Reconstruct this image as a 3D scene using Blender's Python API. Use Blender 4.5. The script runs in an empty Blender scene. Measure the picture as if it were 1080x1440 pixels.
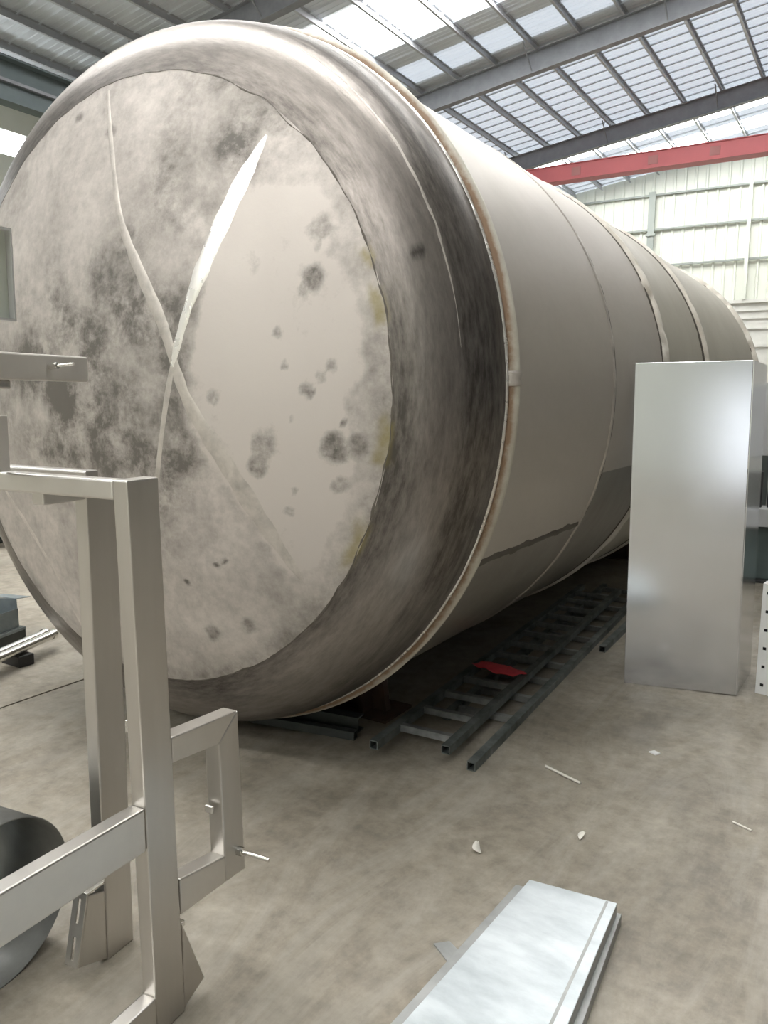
import bpy, bmesh, math, random
from mathutils import Vector, Matrix, noise
random.seed(7)
PI = math.pi
sc = bpy.context.scene
C = sc.collection

# ------------------------------------------------------------------ camera, world, exposure
cam_d = bpy.data.cameras.new('camera')
cam = bpy.data.objects.new('camera', cam_d); C.objects.link(cam)
cam_d.sensor_fit = 'VERTICAL'; cam_d.sensor_height = 36.0
cam_d.lens = 36.0 * 1115.2 / 1440.0
cam_d.clip_start = 0.05; cam_d.clip_end = 300
cam.location = (0, 0, 1.6)
cam.rotation_euler = (Matrix.Rotation(math.radians(31.93), 4, 'Z') @ Matrix.Rotation(math.radians(90 - 8.181), 4, 'X')
                      @ Matrix.Rotation(math.radians(0.4408), 4, 'Z')).to_euler()
sc.camera = cam
w = bpy.data.worlds.new('overcast_sky'); sc.world = w; w.use_nodes = True
bg = w.node_tree.nodes['Background']
bg.inputs['Color'].default_value = (0.93, 0.97, 1.0, 1)
bg.inputs['Strength'].default_value = 1.3
sc.view_settings.view_transform = 'Standard'
sc.view_settings.look = 'None'
sc.view_settings.exposure = 0.78
sc.view_settings.gamma = 1.0
sc.view_settings.use_curve_mapping = False

# ------------------------------------------------------------------ materials
M = {}
def mat(name, col, rough=0.6, metal=0.0, emit=None, estr=0.0, var=0.0, vscale=4.0, col2=None, bump=0.0, bscale=40.0,
        stretch=(1, 1, 1), rvar=0.0, spec=0.5):
    m = bpy.data.materials.new(name); m.use_nodes = True
    nt = m.node_tree; N = nt.nodes; L = nt.links
    b = N['Principled BSDF']
    b.inputs['Base Color'].default_value = (*col, 1)
    b.inputs['Roughness'].default_value = rough
    b.inputs['Metallic'].default_value = metal
    b.inputs['Specular IOR Level'].default_value = spec
    if emit:
        b.inputs['Emission Color'].default_value = (*emit, 1); b.inputs['Emission Strength'].default_value = estr
    if col2 or var or bump or rvar:
        tc = N.new('ShaderNodeTexCoord'); mp = N.new('ShaderNodeMapping')
        mp.inputs['Scale'].default_value = stretch
        L.new(tc.outputs['Object'], mp.inputs['Vector'])
        nz = N.new('ShaderNodeTexNoise'); nz.inputs['Scale'].default_value = vscale
        nz.inputs['Detail'].default_value = 8; nz.inputs['Roughness'].default_value = 0.62
        L.new(mp.outputs['Vector'], nz.inputs['Vector'])
        if col2 or var:
            c2 = col2 or tuple(max(0, c * (1 - var)) for c in col)
            r = N.new('ShaderNodeValToRGB')
            r.color_ramp.elements[0].position = 0.34; r.color_ramp.elements[1].position = 0.66
            r.color_ramp.elements[0].color = (*c2, 1); r.color_ramp.elements[1].color = (*col, 1)
            L.new(nz.outputs['Fac'], r.inputs['Fac']); L.new(r.outputs['Color'], b.inputs['Base Color'])
        if rvar:
            mr = N.new('ShaderNodeMapRange'); mr.inputs['To Min'].default_value = max(.03, rough - rvar)
            mr.inputs['To Max'].default_value = min(1, rough + rvar)
            mr.inputs['From Min'].default_value = .3; mr.inputs['From Max'].default_value = .7
            L.new(nz.outputs['Fac'], mr.inputs['Value']); L.new(mr.outputs['Result'], b.inputs['Roughness'])
        if bump:
            n2 = N.new('ShaderNodeTexNoise'); n2.inputs['Scale'].default_value = bscale; n2.inputs['Detail'].default_value = 5
            L.new(mp.outputs['Vector'], n2.inputs['Vector'])
            bp = N.new('ShaderNodeBump'); bp.inputs['Strength'].default_value = bump; bp.inputs['Distance'].default_value = .01
            L.new(n2.outputs['Fac'], bp.inputs['Height']); L.new(bp.outputs['Normal'], b.inputs['Normal'])
    M[name] = m
    return m

mat('roof_sheet', (.74, .79, .84), .5, .0, col2=(.66, .70, .75), vscale=1.5)
mat('skylight', (.9, .92, .94), .5, emit=(1, .99, .97), estr=9.0)
mat('window_glow', (.9, .95, 1), .3, emit=(.95, .98, 1.0), estr=5.0)
mat('steel_grey_paint', (.30, .31, .33), .5, .0, var=.2)
mat('galvanised', (.50, .52, .54), .45, .6, var=.15)
mat('purlin_zinc', (.55, .57, .60), .4, .15, var=.12)
mat('runway_paint', (.13, .165, .17), .5, var=.2, vscale=1.2)
mat('cladding', (.76, .78, .69), .55, col2=(.70, .73, .65), vscale=.7)
mat('masonry_white', (.74, .74, .69), .8, col2=(.62, .62, .57), vscale=1.5)
mat('girt_paint', (.30, .33, .30), .5)
mat('crane_red', (.56, .12, .13), .45, col2=(.50, .11, .12), vscale=1.3)
mat('crane_plate', (.40, .15, .145), .5)
mat('stainless_brushed', (.62, .60, .565), .38, 1.0, col2=(.53, .51, .48), vscale=6, stretch=(1, 1, .15), rvar=.07)
mat('stainless_bar', (.70, .68, .645), .38, 1.0, col2=(.62, .60, .57), vscale=5, rvar=.07)
mat('stainless_matte', (.74, .71, .66), .5, .4, col2=(.66, .63, .585), vscale=6)
mat('stainless_panel', (.635, .645, .67), .15, 1.0, col2=(.60, .61, .635), vscale=1.6, rvar=.03)
mat('dark_metal', (.055, .055, .055), .5, .4, var=.3)
mat('black_steel', (.10, .105, .10), .55, .5, col2=(.06, .07, .068), vscale=5)
mat('ladder_steel', (.24, .265, .255), .5, .55, col2=(.085, .10, .095), vscale=7, bump=.2)
mat('rung_steel', (.36, .37, .37), .45, .6, col2=(.13, .14, .14), vscale=6)
mat('rust_brown', (.085, .045, .03), .8, col2=(.05, .03, .022), vscale=9)
mat('red_cloth', (.75, .08, .10), .85, col2=(.60, .05, .07), vscale=15)
mat('zinc_film', (.66, .71, .73), .40, .35, col2=(.46, .51, .53), vscale=4, stretch=(1.2, 2.6, 1), rvar=.10, bump=.10, bscale=14)
mat('zinc_dull', (.42, .43, .42), .5, .6, col2=(.30, .31, .30), vscale=6)
mat('white_paint', (.72, .73, .72), .5, col2=(.62, .63, .62), vscale=6)
mat('teal_grey_paint', (.10, .135, .13), .5, var=.25, vscale=3)
mat('machine_grey', (.42, .43, .43), .5, var=.12, vscale=3)
mat('tool_dark', (.04, .042, .045), .4, .5)
mat('duct_zinc', (.34, .35, .345), .42, .75, col2=(.25, .26, .255), vscale=7)
mat('green_grey_panel', (.76, .81, .73), .45, .0, col2=(.70, .75, .68), vscale=5)
mat('bolt_bright', (.75, .74, .70), .25, 1.0)
mat('scrap_pale', (.62, .60, .54), .6, .2)
mat('scrap_blue_grey', (.30, .34, .355), .4, .6, col2=(.20, .235, .25), vscale=8)
mat('joint_dark', (.045, .04, .036), .9)

def translucent():
    m = bpy.data.materials.new('translucent'); m.use_nodes = True; nt = m.node_tree; N = nt.nodes; L = nt.links
    N.remove(N['Principled BSDF'])
    t = N.new('ShaderNodeBsdfTranslucent'); t.inputs['Color'].default_value = (.25, .265, .29, 1)
    d = N.new('ShaderNodeBsdfDiffuse'); d.inputs['Color'].default_value = (.5, .52, .55, 1)
    a = N.new('ShaderNodeAddShader'); L.new(t.outputs[0], a.inputs[0]); L.new(d.outputs[0], a.inputs[1])
    L.new(a.outputs[0], N['Material Output'].inputs['Surface']); M['translucent'] = m
translucent()
# ------------------------------------------------------------------ mesh helpers
class MB:
    def __init__(s): s.v = []; s.f = []; s.sm = []
    def add(s, vs, fs, smooth=False):
        o = len(s.v); s.v += [tuple(p) for p in vs]
        for f in fs: s.f.append(tuple(o + i for i in f)); s.sm.append(smooth)
        return s
    def box(s, x0, x1, y0, y1, z0, z1):
        return s.add([(x0,y0,z0),(x1,y0,z0),(x1,y1,z0),(x0,y1,z0),(x0,y0,z1),(x1,y0,z1),(x1,y1,z1),(x0,y1,z1)],
              [(0,3,2,1),(4,5,6,7),(0,1,5,4),(1,2,6,5),(2,3,7,6),(3,0,4,7)])
    def prism(s, poly, a, b, axis='x'):
        # poly: list of 2D points; axis 'x': (y,z), 'y': (x,z), 'z': (x,y)
        n = len(poly)
        def p(q, t): return {'x': (t, q[0], q[1]), 'y': (q[0], t, q[1]), 'z': (q[0], q[1], t)}[axis]
        vs = [p(q, a) for q in poly] + [p(q, b) for q in poly]
        fs = [tuple(range(n))[::-1], tuple(range(n, 2*n))] + [(i, (i+1) % n, n+(i+1) % n, n+i) for i in range(n)]
        return s.add(vs, fs)
    def tube(s, p0, p1, r, n=12, caps=True, r1=None):
        p0 = Vector(p0); p1 = Vector(p1); d = (p1-p0).normalized()
        a = d.orthogonal().normalized(); b = d.cross(a); r1 = r if r1 is None else r1
        vs = [p0+(a*math.cos(2*PI*i/n)+b*math.sin(2*PI*i/n))*r for i in range(n)] + [p1+(a*math.cos(2*PI*i/n)+b*math.sin(2*PI*i/n))*r1 for i in range(n)]
        fs = [(i, (i+1) % n, n+(i+1) % n, n+i) for i in range(n)]
        s.add(vs, fs, True)
        if caps: s.add(vs[:n], [tuple(range(n))[::-1]]); s.add(vs[n:], [tuple(range(n))])
        return s
    def hollow(s, p0, p1, up, wdt, hgt, t):
        # open-ended rectangular tube from p0 to p1 (wdt across, hgt along up)
        p0 = Vector(p0); p1 = Vector(p1); d = (p1-p0).normalized(); u = Vector(up); u = (u-d*u.dot(d)).normalized(); a = d.cross(u)
        def ring(c, ww, hh): return [c+a*sx*ww/2+u*sy*hh/2 for sx, sy in ((-1,-1),(1,-1),(1,1),(-1,1))]
        vs = ring(p0,wdt,hgt)+ring(p1,wdt,hgt)+ring(p0,wdt-2*t,hgt-2*t)+ring(p1,wdt-2*t,hgt-2*t)
        fs = []
        for i in range(4):
            j = (i+1) % 4
            fs += [(i,j,4+j,4+i),(8+j,8+i,12+i,12+j),(j,i,8+i,8+j),(4+i,4+j,12+j,12+i)]
        return s.add(vs, fs)
    def build(s, name, m, parent=None, bevel=0.0, seg=2, recalc=True):
        me = bpy.data.meshes.new(name); me.from_pydata(s.v, [], s.f); me.update()
        me.polygons.foreach_set('use_smooth', s.sm)
        if recalc:
            bm = bmesh.new(); bm.from_mesh(me); bmesh.ops.recalc_face_normals(bm, faces=bm.faces); bm.to_mesh(me); bm.free()
        me.materials.append(M[m] if isinstance(m, str) else m)
        o = bpy.data.objects.new(name, me); C.objects.link(o); o.parent = parent
        if bevel:
            bv = o.modifiers.new('bevel', 'BEVEL'); bv.width = bevel; bv.segments = seg; bv.limit_method = 'ANGLE'
        return o
def share(name, o, loc, parent=None, rot=None, scale=None):
    c = bpy.data.objects.new(name, o.data); C.objects.link(c); c.parent = parent; c.location = loc
    if rot: c.rotation_euler = rot
    if scale: c.scale = scale
    for m in o.modifiers:
        if m.type == 'BEVEL':
            b = c.modifiers.new('bevel', 'BEVEL'); b.width = m.width; b.segments = m.segments; b.limit_method = 'ANGLE'
    return c
def tag(o, label, cat, group=None):
    o['label'] = label; o['category'] = cat
    if group: o['group'] = group
    return o
def struct(o): o['kind'] = 'structure'; return o
def thing(name, label, cat, loc=(0,0,0), rz=0.0, group=None):
    o = bpy.data.objects.new(name, None); C.objects.link(o); o.location = loc; o.rotation_euler = (0,0,rz)
    o.empty_display_size = .1
    return tag(o, label, cat, group)

# ------------------------------------------------------------------ floor
def floor_material():
    m = bpy.data.materials.new('concrete_floor'); m.use_nodes = True
    nt = m.node_tree; N = nt.nodes; L = nt.links; b = N['Principled BSDF']
    tc = N.new('ShaderNodeTexCoord')
    def nz(sc_, det, rough=.6, st=(1,1,1), dist=0):
        mp = N.new('ShaderNodeMapping'); mp.inputs['Scale'].default_value = st; L.new(tc.outputs['Object'], mp.inputs['Vector'])
        n = N.new('ShaderNodeTexNoise'); n.inputs['Scale'].default_value = sc_; n.inputs['Detail'].default_value = det
        n.inputs['Roughness'].default_value = rough; n.inputs['Distortion'].default_value = dist
        L.new(mp.outputs['Vector'], n.inputs['Vector']); return n.outputs['Fac']
    def ramp(f, e):
        r = N.new('ShaderNodeValToRGB'); cr = r.color_ramp
        cr.elements[0].position = e[0][0]; cr.elements[0].color = (*e[0][1], 1)
        cr.elements[1].position = e[-1][0]; cr.elements[1].color = (*e[-1][1], 1)
        for p, c in e[1:-1]:
            q = cr.elements.new(p); q.color = (*c, 1)
        L.new(f, r.inputs['Fac']); return r.outputs['Color']
    def mix(f, a, bb, mode='MIX'):
        x = N.new('ShaderNodeMix'); x.data_type = 'RGBA'; x.blend_type = mode
        if hasattr(f, 'is_linked'): L.new(f, x.inputs[0])
        else: x.inputs[0].default_value = f
        L.new(a, x.inputs[6]); L.new(bb, x.inputs[7]); return x.outputs[2]
    base = ramp(nz(1.1, 10, .65, dist=.6), [(.3, (.180, .157, .121)), (.5, (.254, .225, .177)), (.7, (.34, .306, .247))])
    fine = ramp(nz(14, 8, .7), [(.3, (.62, .62, .62)), (.7, (1.12, 1.12, 1.12))])
    base = mix(1.0, base, fine, 'MULTIPLY')
    scuff = ramp(nz(3.0, 9, .75, (1, .25, 1), 1.2), [(.45, (0, 0, 0)), (.75, (1, 1, 1))])
    pale = N.new('ShaderNodeRGB'); pale.outputs[0].default_value = (.40, .375, .325, 1)
    k = N.new('ShaderNodeMath'); k.operation = 'MULTIPLY'; k.inputs[1].default_value = .55; L.new(scuff, k.inputs[0])
    col = mix(k.outputs[0], base, pale.outputs[0])
    gs = ramp(nz(.8, 7, .7, dist=1.0), [(.56, (0, 0, 0)), (.72, (1, 1, 1))])
    k2 = N.new('ShaderNodeMath'); k2.operation = 'MULTIPLY'; k2.inputs[1].default_value = .5; L.new(gs, k2.inputs[0])
    dk = N.new('ShaderNodeRGB'); dk.outputs[0].default_value = (.125, .112, .092, 1)
    col = mix(k2.outputs[0], col, dk.outputs[0])
    L.new(col, b.inputs['Base Color'])
    mr = N.new('ShaderNodeMapRange'); mr.inputs['From Min'].default_value = .3; mr.inputs['From Max'].default_value = .7
    mr.inputs['To Min'].default_value = .38; mr.inputs['To Max'].default_value = .68
    L.new(nz(2.2, 8), mr.inputs['Value']); L.new(mr.outputs['Result'], b.inputs['Roughness'])
    bp = N.new('ShaderNodeBump'); bp.inputs['Strength'].default_value = .12; bp.inputs['Distance'].default_value = .01
    L.new(nz(30, 6, .7), bp.inputs['Height']); L.new(bp.outputs['Normal'], b.inputs['Normal'])
    M['floor'] = m
floor_material()
JX = -3.74                                         # a joint in the slab, parallel to the tank
fl = MB().box(-19.5, JX-.008, -21, 34.85, -.2, 0).box(JX+.008, 20.4, -21, 34.85, -.2, 0).box(-19.5, 20.4, -21, 34.85, -.4, -.2)
floor = struct(fl.build('floor', 'floor'))
MB().box(JX-.0079, JX+.0079, -21, 34.85, -.199, -.012).build('joint_filler', 'joint_dark', floor)

# ------------------------------------------------------------------ roof: sheets, purlins, rafters
RIDGE = 2.0
YF = -21.0                                         # wall behind the camera
SL = 0.137
def rz(x): return 11.89 + SL*min(x, 2*RIDGE-x)      # underside of the purlins
XL, XR = -19.5, 2*RIDGE+16.4
ceiling = bpy.data.objects.new('ceiling', None); C.objects.link(ceiling); struct(ceiling)
PW = 1.1
def sheet_mesh(x0, x1, double=True):
    m = MB()
    # profile along Y: flat pans with three ribs standing up from underneath
    prof = []
    for k in range(2):
        y = k*.55
        prof += [(y, .0), (y+.03, -.035), (y+.07, -.035), (y+.10, 0), (y+.24, 0), (y+.255,-.012), (y+.275,-.012), (y+.29,0), (y+.40, 0), (y+.415,-.012), (y+.435,-.012), (y+.45,0)]
    prof.append((1.1, 0))
    n = len(prof); vs = []
    for xx in (x0, x1):
        for y, z in prof: vs.append((xx, y, rz(xx)+.20+z))
    for xx in (x0, x1):
        for y, z in prof: vs.append((xx, y, rz(xx)+.215+z))
    fs = [(i, i+1, n+i+1, n+i) for i in range(n-1)] + [(2*n+i, 3*n+i, 3*n+i+1, 2*n+i+1) for i in range(n-1)]
    if not double: vs = vs[:2*n]; fs = fs[:n-1]
    m.add(vs, fs)
    return m
S0, S1 = -13.0, RIDGE
low = sheet_mesh(XL-.4, S0).build('roof_sheet', 'roof_sheet', ceiling, recalc=False)
up = sheet_mesh(S0, S1).build('roof_sheet', 'roof_sheet', ceiling, recalc=False)
upr = sheet_mesh(S1, 2*RIDGE-S0).build('roof_sheet', 'roof_sheet', ceiling, recalc=False)
lowr = sheet_mesh(2*RIDGE-S0, XR+.4).build('roof_sheet', 'roof_sheet', ceiling, recalc=False)
sky = sheet_mesh(S0, S1).build('skylight_or_added_panel', 'skylight', ceiling, recalc=False)
SKY = {2, 3, 8, 9, 15, 21, 22, 28, 34, 35, 46, 48}  # strips behind the camera are unseen, added to light the tank head
nS = 51
ks = [k for k in range(39) if k not in SKY and k != 37]; sk = sorted(SKY)
for k in range(nS):
    y = YF + PW*k
    for src in (low, lowr):
        if k == 0: src.location.y = y
        else: share('roof_sheet', src, (0, y, 0), ceiling)
for i, k in enumerate(range(nS)):
    if i == 0: upr.location.y = YF
    else: share('roof_sheet', upr, (0, YF+PW*k, 0), ceiling)
for i, k in enumerate(ks):
    for src in (up,):
        if i == 0: src.location.y = YF+PW*k
        else: share('roof_sheet', src, (0, YF+PW*k, 0), ceiling)
tr = sheet_mesh(S0, S1, False).build('translucent_sheet', 'translucent', ceiling, recalc=False)
TRK = [37] + [k for k in range(39, nS) if k not in SKY]
for i, k in enumerate(TRK):
    if i == 0: tr.location.y = YF+PW*k
    else: share('translucent_sheet', tr, (0, YF+PW*k, 0), ceiling)
lap = MB()
vs = [(x, y, rz(x)+.165+z) for x in (S0, S1) for z in (0, .03) for y in (-.03, .03)]
lap.add(vs, [(0,1,3,2),(4,6,7,5),(0,2,6,4),(1,5,7,3),(2,3,7,6),(0,4,5,1)])
lp = lap.build('lap_strip', 'roof_sheet', ceiling)
for i in range(2*(nS-38)):
    y = YF+PW*39+.05+.55*i
    if y > 34.7: break
    if i == 0: lp.location.y = y
    else: share('lap_strip', lp, (0, y, 0), ceiling)
for i, k in enumerate(sk):
    for src in (sky,):
        if i == 0: src.location.y = YF+PW*k
        else: share('skylight_or_added_panel', src, (0, YF+PW*k, 0), ceiling)
# purlins: C sections along the hall
pm = MB()
Y0, Y1 = YF, 34.8
pm.box(-.004, .004, Y0, Y1, 0, .19).box(-.004, .065, Y0, Y1, 0, .006).box(-.004, .065, Y0, Y1, .184, .19).box(.059, .065, Y0, Y1, 0, .022)
pur = pm.build('purlin', 'purlin_zinc', ceiling)
PX = [-10.9 + 1.153*k for k in range(-7, 12)]
PX += [2*RIDGE - x for x in PX if -13.9 < x < RIDGE-.3]
for i, x in enumerate(PX):
    z = rz(x)
    if i == 0: pur.location = (x, 0, z)
    else: share('purlin', pur, (x, 0, z), ceiling)
# rafters: I beams across the hall
RY = [-19.9, -13.05, -6.2, .65, 7.5, 14.35, 21.2, 28.05]
rm = MB()
for (xa, xb) in ((XL+.1, RIDGE), (RIDGE, XR-.1)):
    def seg(y0, y1, za, zb):
        vs = [(x, y, rz(x)-.002+z) for x in (xa, xb) for z in (za, zb) for y in (y0, y1)]
        rm.add(vs, [(0,1,3,2),(4,6,7,5),(0,2,6,4),(1,5,7,3),(2,3,7,6),(0,4,5,1)])
    seg(-.005, .005, -.55, 0); seg(-.11, .11, -.016, 0); seg(-.11, .11, -.55, -.534)
raf = rm.build('rafter', 'steel_grey_paint', ceiling)
for i, y in enumerate(RY):
    if i == 0: raf.location.y = y
    else: share('rafter', raf, (0, y, 0), ceiling)
# fly braces from rafter flange to purlin
fb = MB().tube((0, .75, 0), (0, .1, -.5), .022, 6).build('fly_brace', 'steel_grey_paint', ceiling)
first = True
for y in RY[4:]:
    for i in range(0, 19, 3):
        x = PX[i]; s = -1 if i % 2 else 1
        if first: fb.location = (x-.05, y, rz(x)); first = False
        else: share('fly_brace', fb, (x-.05, y, rz(x)), ceiling, scale=(1, -1, 1))

# ------------------------------------------------------------------ end wall
YB = 34.85
wall_back = struct(MB().box(XL, XR, YB, YB+.25, 0, 5.5).build('wall_back', 'masonry_white'))
for z0, z1, d in ((5.42, 5.55, .10), (5.10, 5.17, .05), (4.80, 4.86, .04), (4.4, 4.46, .05), (3.7, 3.82, .07)):
    MB().box(XL+.3, XR-.3, YB-d, YB-.002, z0, z1).build('wall_ledge', 'masonry_white', wall_back)
cp = [(0, 0), (.29, 0), (.32, -.06), (.385, -.06), (.415, 0)]
cm = MB(); n = len(cp)
H0, H1 = 5.5, 12.35
vs = [(x, y, z) for z in (H0, H1) for x, y in cp]
cm.add(vs, [(i, i+1, n+i+1, n+i) for i in range(n-1)])
clad = cm.build('cladding_sheet', 'cladding', wall_back, recalc=False)
nC = int((XR-XL)/.415)
for i in range(nC):
    x = XL + .415*i
    sc_z = (rz(x+.2)+.2-H0)/(H1-H0)
    o = clad if i == 0 else share('cladding_sheet', clad, (0,0,0), wall_back)
    o.location = (x, YB+.10, H0*(1-sc_z)); o.scale = (1, 1, sc_z)
gm = MB().box(XL+.3, XR-.3, YB-.06, YB+.03, -.035, .035)
g0 = gm.build('girt', 'girt_paint', wall_back)
for i, z in enumerate((9.94, 8.57, 7.11)):
    if i == 0: g0.location.z = z
    else: share('girt', g0, (0, 0, z), wall_back)
for x, wd, z1 in ((-8.76, .13, 10.05), (-5.03, .07, 10.0), (-1.3, .13, 10.05), (-12.5, .13, 9.9), (2.4, .13, 10.05)):
    p = MB().box(x-wd, x+wd, YB-.16, YB-.062, 5.56, z1).build('wall_post', 'girt_paint' if wd > .1 else 'cladding', wall_back)
    if wd > .1: MB().box(x-wd-.06, x+wd+.06, YB-.2, YB-.05, z1-1.75, z1-1.65).build('post_collar', 'girt_paint', p)
wf = struct(MB().box(XL, 5.3, YF-.25, YF, 0, 9.2).box(8.2, XR, YF-.25, YF, 0, 9.2).box(5.3, 8.2, YF-.25, YF, 3.4, 9.2)
            .prism([(XL, 9.2), (XR, 9.2), (RIDGE, 12.2)], YF-.25, YF, 'y').build('wall_front', 'cladding'))
# side walls, the left one with a clerestory band
z0_, z1_ = 7.67, 8.27
struct(MB().box(XL-.2, XL, YF, YB, 0, z0_).box(XL-.2, XL, YF, YB, z1_, rz(XL)+.18).build('wall_left', 'cladding'))
struct(MB().box(XR, XR+.2, YF, YB, 0, rz(XR)+.18).build('wall_right', 'steel_grey_paint'))
xs, xe = XL-.12, XL-.08
prev = YF
for k, y0 in enumerate((-19.5, -12.5, -2.5, 3.6, 9.2, 19.5, 26.5)):
    y1 = y0+4.4
    wn = struct(MB().box(xs, xe, y0, y1, z0_, z1_).build('window_%d' % (k+1), 'window_glow'))
    fr = MB()
    for j_ in range(5):
        yy = y0+(y1-y0)*j_/4; fr.box(xs-.01, xe+.03, yy-.03, yy+.03, z0_, z1_)
    fr.build('window_frame', 'white_paint', wn)
    if y0-prev > .05: struct(MB().box(XL-.2, XL, prev, y0, z0_, z1_).build('trim_%d' % (k+1), 'cladding'))
    prev = y1
struct(MB().box(XL-.2, XL, prev, YB, z0_, z1_).build('trim_8', 'cladding'))

# ------------------------------------------------------------------ crane runway and bridge
rw = thing('crane_runway', 'long grey-green steel runway girder high along the hall side, carrying the crane', 'crane runway', (-15.4, 0, 7.41))
MB().box(-.012, .012, YF, 34.7, 0, .78).build('web', 'runway_paint', rw)
MB().box(-.17, .17, YF, 34.7, -.03, 0).build('bottom_flange', 'runway_paint', rw)
MB().box(-.2, .2, YF, 34.7, 0.78, .81).build('top_flange', 'runway_paint', rw)
MB().box(-.04, .04, YF, 34.7, 0.81, .89).build('rail', 'dark_metal', rw)
MB().box(.012, .10, YF, 34.7, .36, .42).build('ledge', 'steel_grey_paint', rw)
br0 = MB().box(-.12, .12, -.12, .12, -7.41, -.03).build('column', 'runway_paint', rw)
for i, y in enumerate(RY):
    if i == 0: br0.location.y = y
    else: share('column', br0, (0, y, 0), rw)
cr = thing('overhead_crane', 'red crane bridge girder spanning the hall in front of the end wall', 'crane', (0, 25.0, 8.28))
MB().box(-15.0, XR-1.4, -.2, .2, .05, .49).build('bridge_girder', 'crane_red', cr)
MB().box(-15.0, XR-1.4, -.24, .24, .03, .05).build('bottom_flange', 'crane_red', cr)
MB().box(-15.0, XR-1.4, -.24, .24, .49, .51).build('top_flange', 'crane_red', cr)
MB().box(-15.6, -15.0, -1.2, 1.2, .02, .42).build('end_carriage', 'crane_red', cr)
for x in (-8.6, -6.3, -4.6):
    MB().box(x-.14, x+.14, -.215, -.201, .14, .38).build('splice_plate', 'crane_plate', cr)

# ------------------------------------------------------------------ the tank
R = 1.56
TX, TY, TZ = -2.746, 2.763, 1.62
tank = thing('storage_tank', 'huge horizontal stainless steel tank with stained dished head and welded shell courses', 'tank', (TX, TY, 0))
CYc = 2.127*R; RC = 2.5*R           # crown sphere centre (along the axis) and radius, from ring plane
RK = .2*R; KY = -.03*R              # knuckle radius, start
def tank_mat(name, light, dark, rough, metal, streak=(1,1,1), nscale=2.2, attr=None, lightpatch=None, yellow=None, bump=.15, fine=22, NC=1.0, NF=.7, polar=None, blot=None):
    m = bpy.data.materials.new(name); m.use_nodes = True
    nt = m.node_tree; N = nt.nodes; L = nt.links; b = N['Principled BSDF']
    tc = N.new('ShaderNodeTexCoord'); mp = N.new('ShaderNodeMapping'); mp.inputs['Scale'].default_value = streak
    if polar:
        cx = N.new('ShaderNodeCombineXYZ')
        for i_, an_ in enumerate(('ang', 'mer')):
            at_ = N.new('ShaderNodeAttribute'); at_.attribute_name = an_; L.new(at_.outputs['Fac'], cx.inputs[i_])
        L.new(cx.outputs[0], mp.inputs['Vector'])
    else: L.new(tc.outputs['Object'], mp.inputs['Vector'])
    def nz(s, d=9, r=.65, dist=0.0):
        n = N.new('ShaderNodeTexNoise'); n.inputs['Scale'].default_value = s; n.inputs['Detail'].default_value = d
        n.inputs['Roughness'].default_value = r; n.inputs['Distortion'].default_value = dist
        L.new(mp.outputs['Vector'], n.inputs['Vector']); return n.outputs['Fac']
    def math_(op, a, bb):
        x = N.new('ShaderNodeMath'); x.operation = op
        for i, q in enumerate((a, bb)):
            if isinstance(q, (int, float)): x.inputs[i].default_value = q
            else: L.new(q, x.inputs[i])
        return x.outputs[0]
    def mixc(f, a, bb):
        x = N.new('ShaderNodeMix'); x.data_type = 'RGBA'
        L.new(f, x.inputs[0])
        for i, q in ((6, a), (7, bb)):
            if isinstance(q, tuple): x.inputs[i].default_value = (*q, 1)
            else: L.new(q, x.inputs[i])
        x.clamp_factor = True
        return x.outputs[2]
    n1 = nz(nscale, 9, .65, .4); n2 = nz(fine, 8, .7)
    f = math_('MULTIPLY', math_('SUBTRACT', n1, .46), NC)
    f = math_('ADD', f, math_('MULTIPLY', math_('SUBTRACT', n2, .5), NF))
    if attr:
        a = N.new('ShaderNodeAttribute'); a.attribute_name = attr
        s = math_('MULTIPLY', a.outputs['Fac'], math_('ADD', math_('MULTIPLY', n2, 1.5), .35))
        f = math_('ADD', f, s)
    if blot:
        a = N.new('ShaderNodeAttribute'); a.attribute_name = blot
        nb = nz(6.5, 14, .74, .15)
        g = N.new('ShaderNodeMapRange'); g.inputs['From Min'].default_value = .40; g.inputs['From Max'].default_value = .66
        L.new(nb, g.inputs['Value'])
        f = math_('ADD', f, math_('MULTIPLY', a.outputs['Fac'], math_('ADD', math_('MULTIPLY', g.outputs['Result'], 1.0), .10)))
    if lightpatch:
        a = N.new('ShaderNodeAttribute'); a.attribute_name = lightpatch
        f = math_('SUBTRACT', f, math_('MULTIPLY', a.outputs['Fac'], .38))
    f = math_('ADD', f, .18)
    col = mixc(f, light, dark)
    if yellow:
        a = N.new('ShaderNodeAttribute'); a.attribute_name = yellow
        col = mixc(math_('MULTIPLY', a.outputs['Fac'], math_('ADD', n2, .3)), col, (.25, .21, .075))
    L.new(col, b.inputs['Base Color'])
    b.inputs['Metallic'].default_value = metal
    mr = N.new('ShaderNodeMapRange'); mr.inputs['From Min'].default_value = .3; mr.inputs['From Max'].default_value = .7
    mr.inputs['To Min'].default_value = rough-.08; mr.inputs['To Max'].default_value = rough+.10
    L.new(n1, mr.inputs['Value']); L.new(mr.outputs['Result'], b.inputs['Roughness'])
    bp = N.new('ShaderNodeBump'); bp.inputs['Strength'].default_value = bump; bp.inputs['Distance'].default_value = .006
    L.new(n2, bp.inputs['Height']); L.new(bp.outputs['Normal'], b.inputs['Normal'])
    M[name] = m
tank_mat('tank_crown', (.54, .497, .455), (.135, .123, .108), .52, .35, attr='dirt', lightpatch='clean', yellow='yellow', blot='blot', NC=1.3, NF=.9)
tank_mat('tank_knuckle', (.29, .262, .237), (.08, .072, .064), .37, .72, nscale=1.1, attr='dirt', yellow='yellow', fine=9, polar=True, streak=(1.0, 3.6, 1), NC=.8, NF=1.3)
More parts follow.
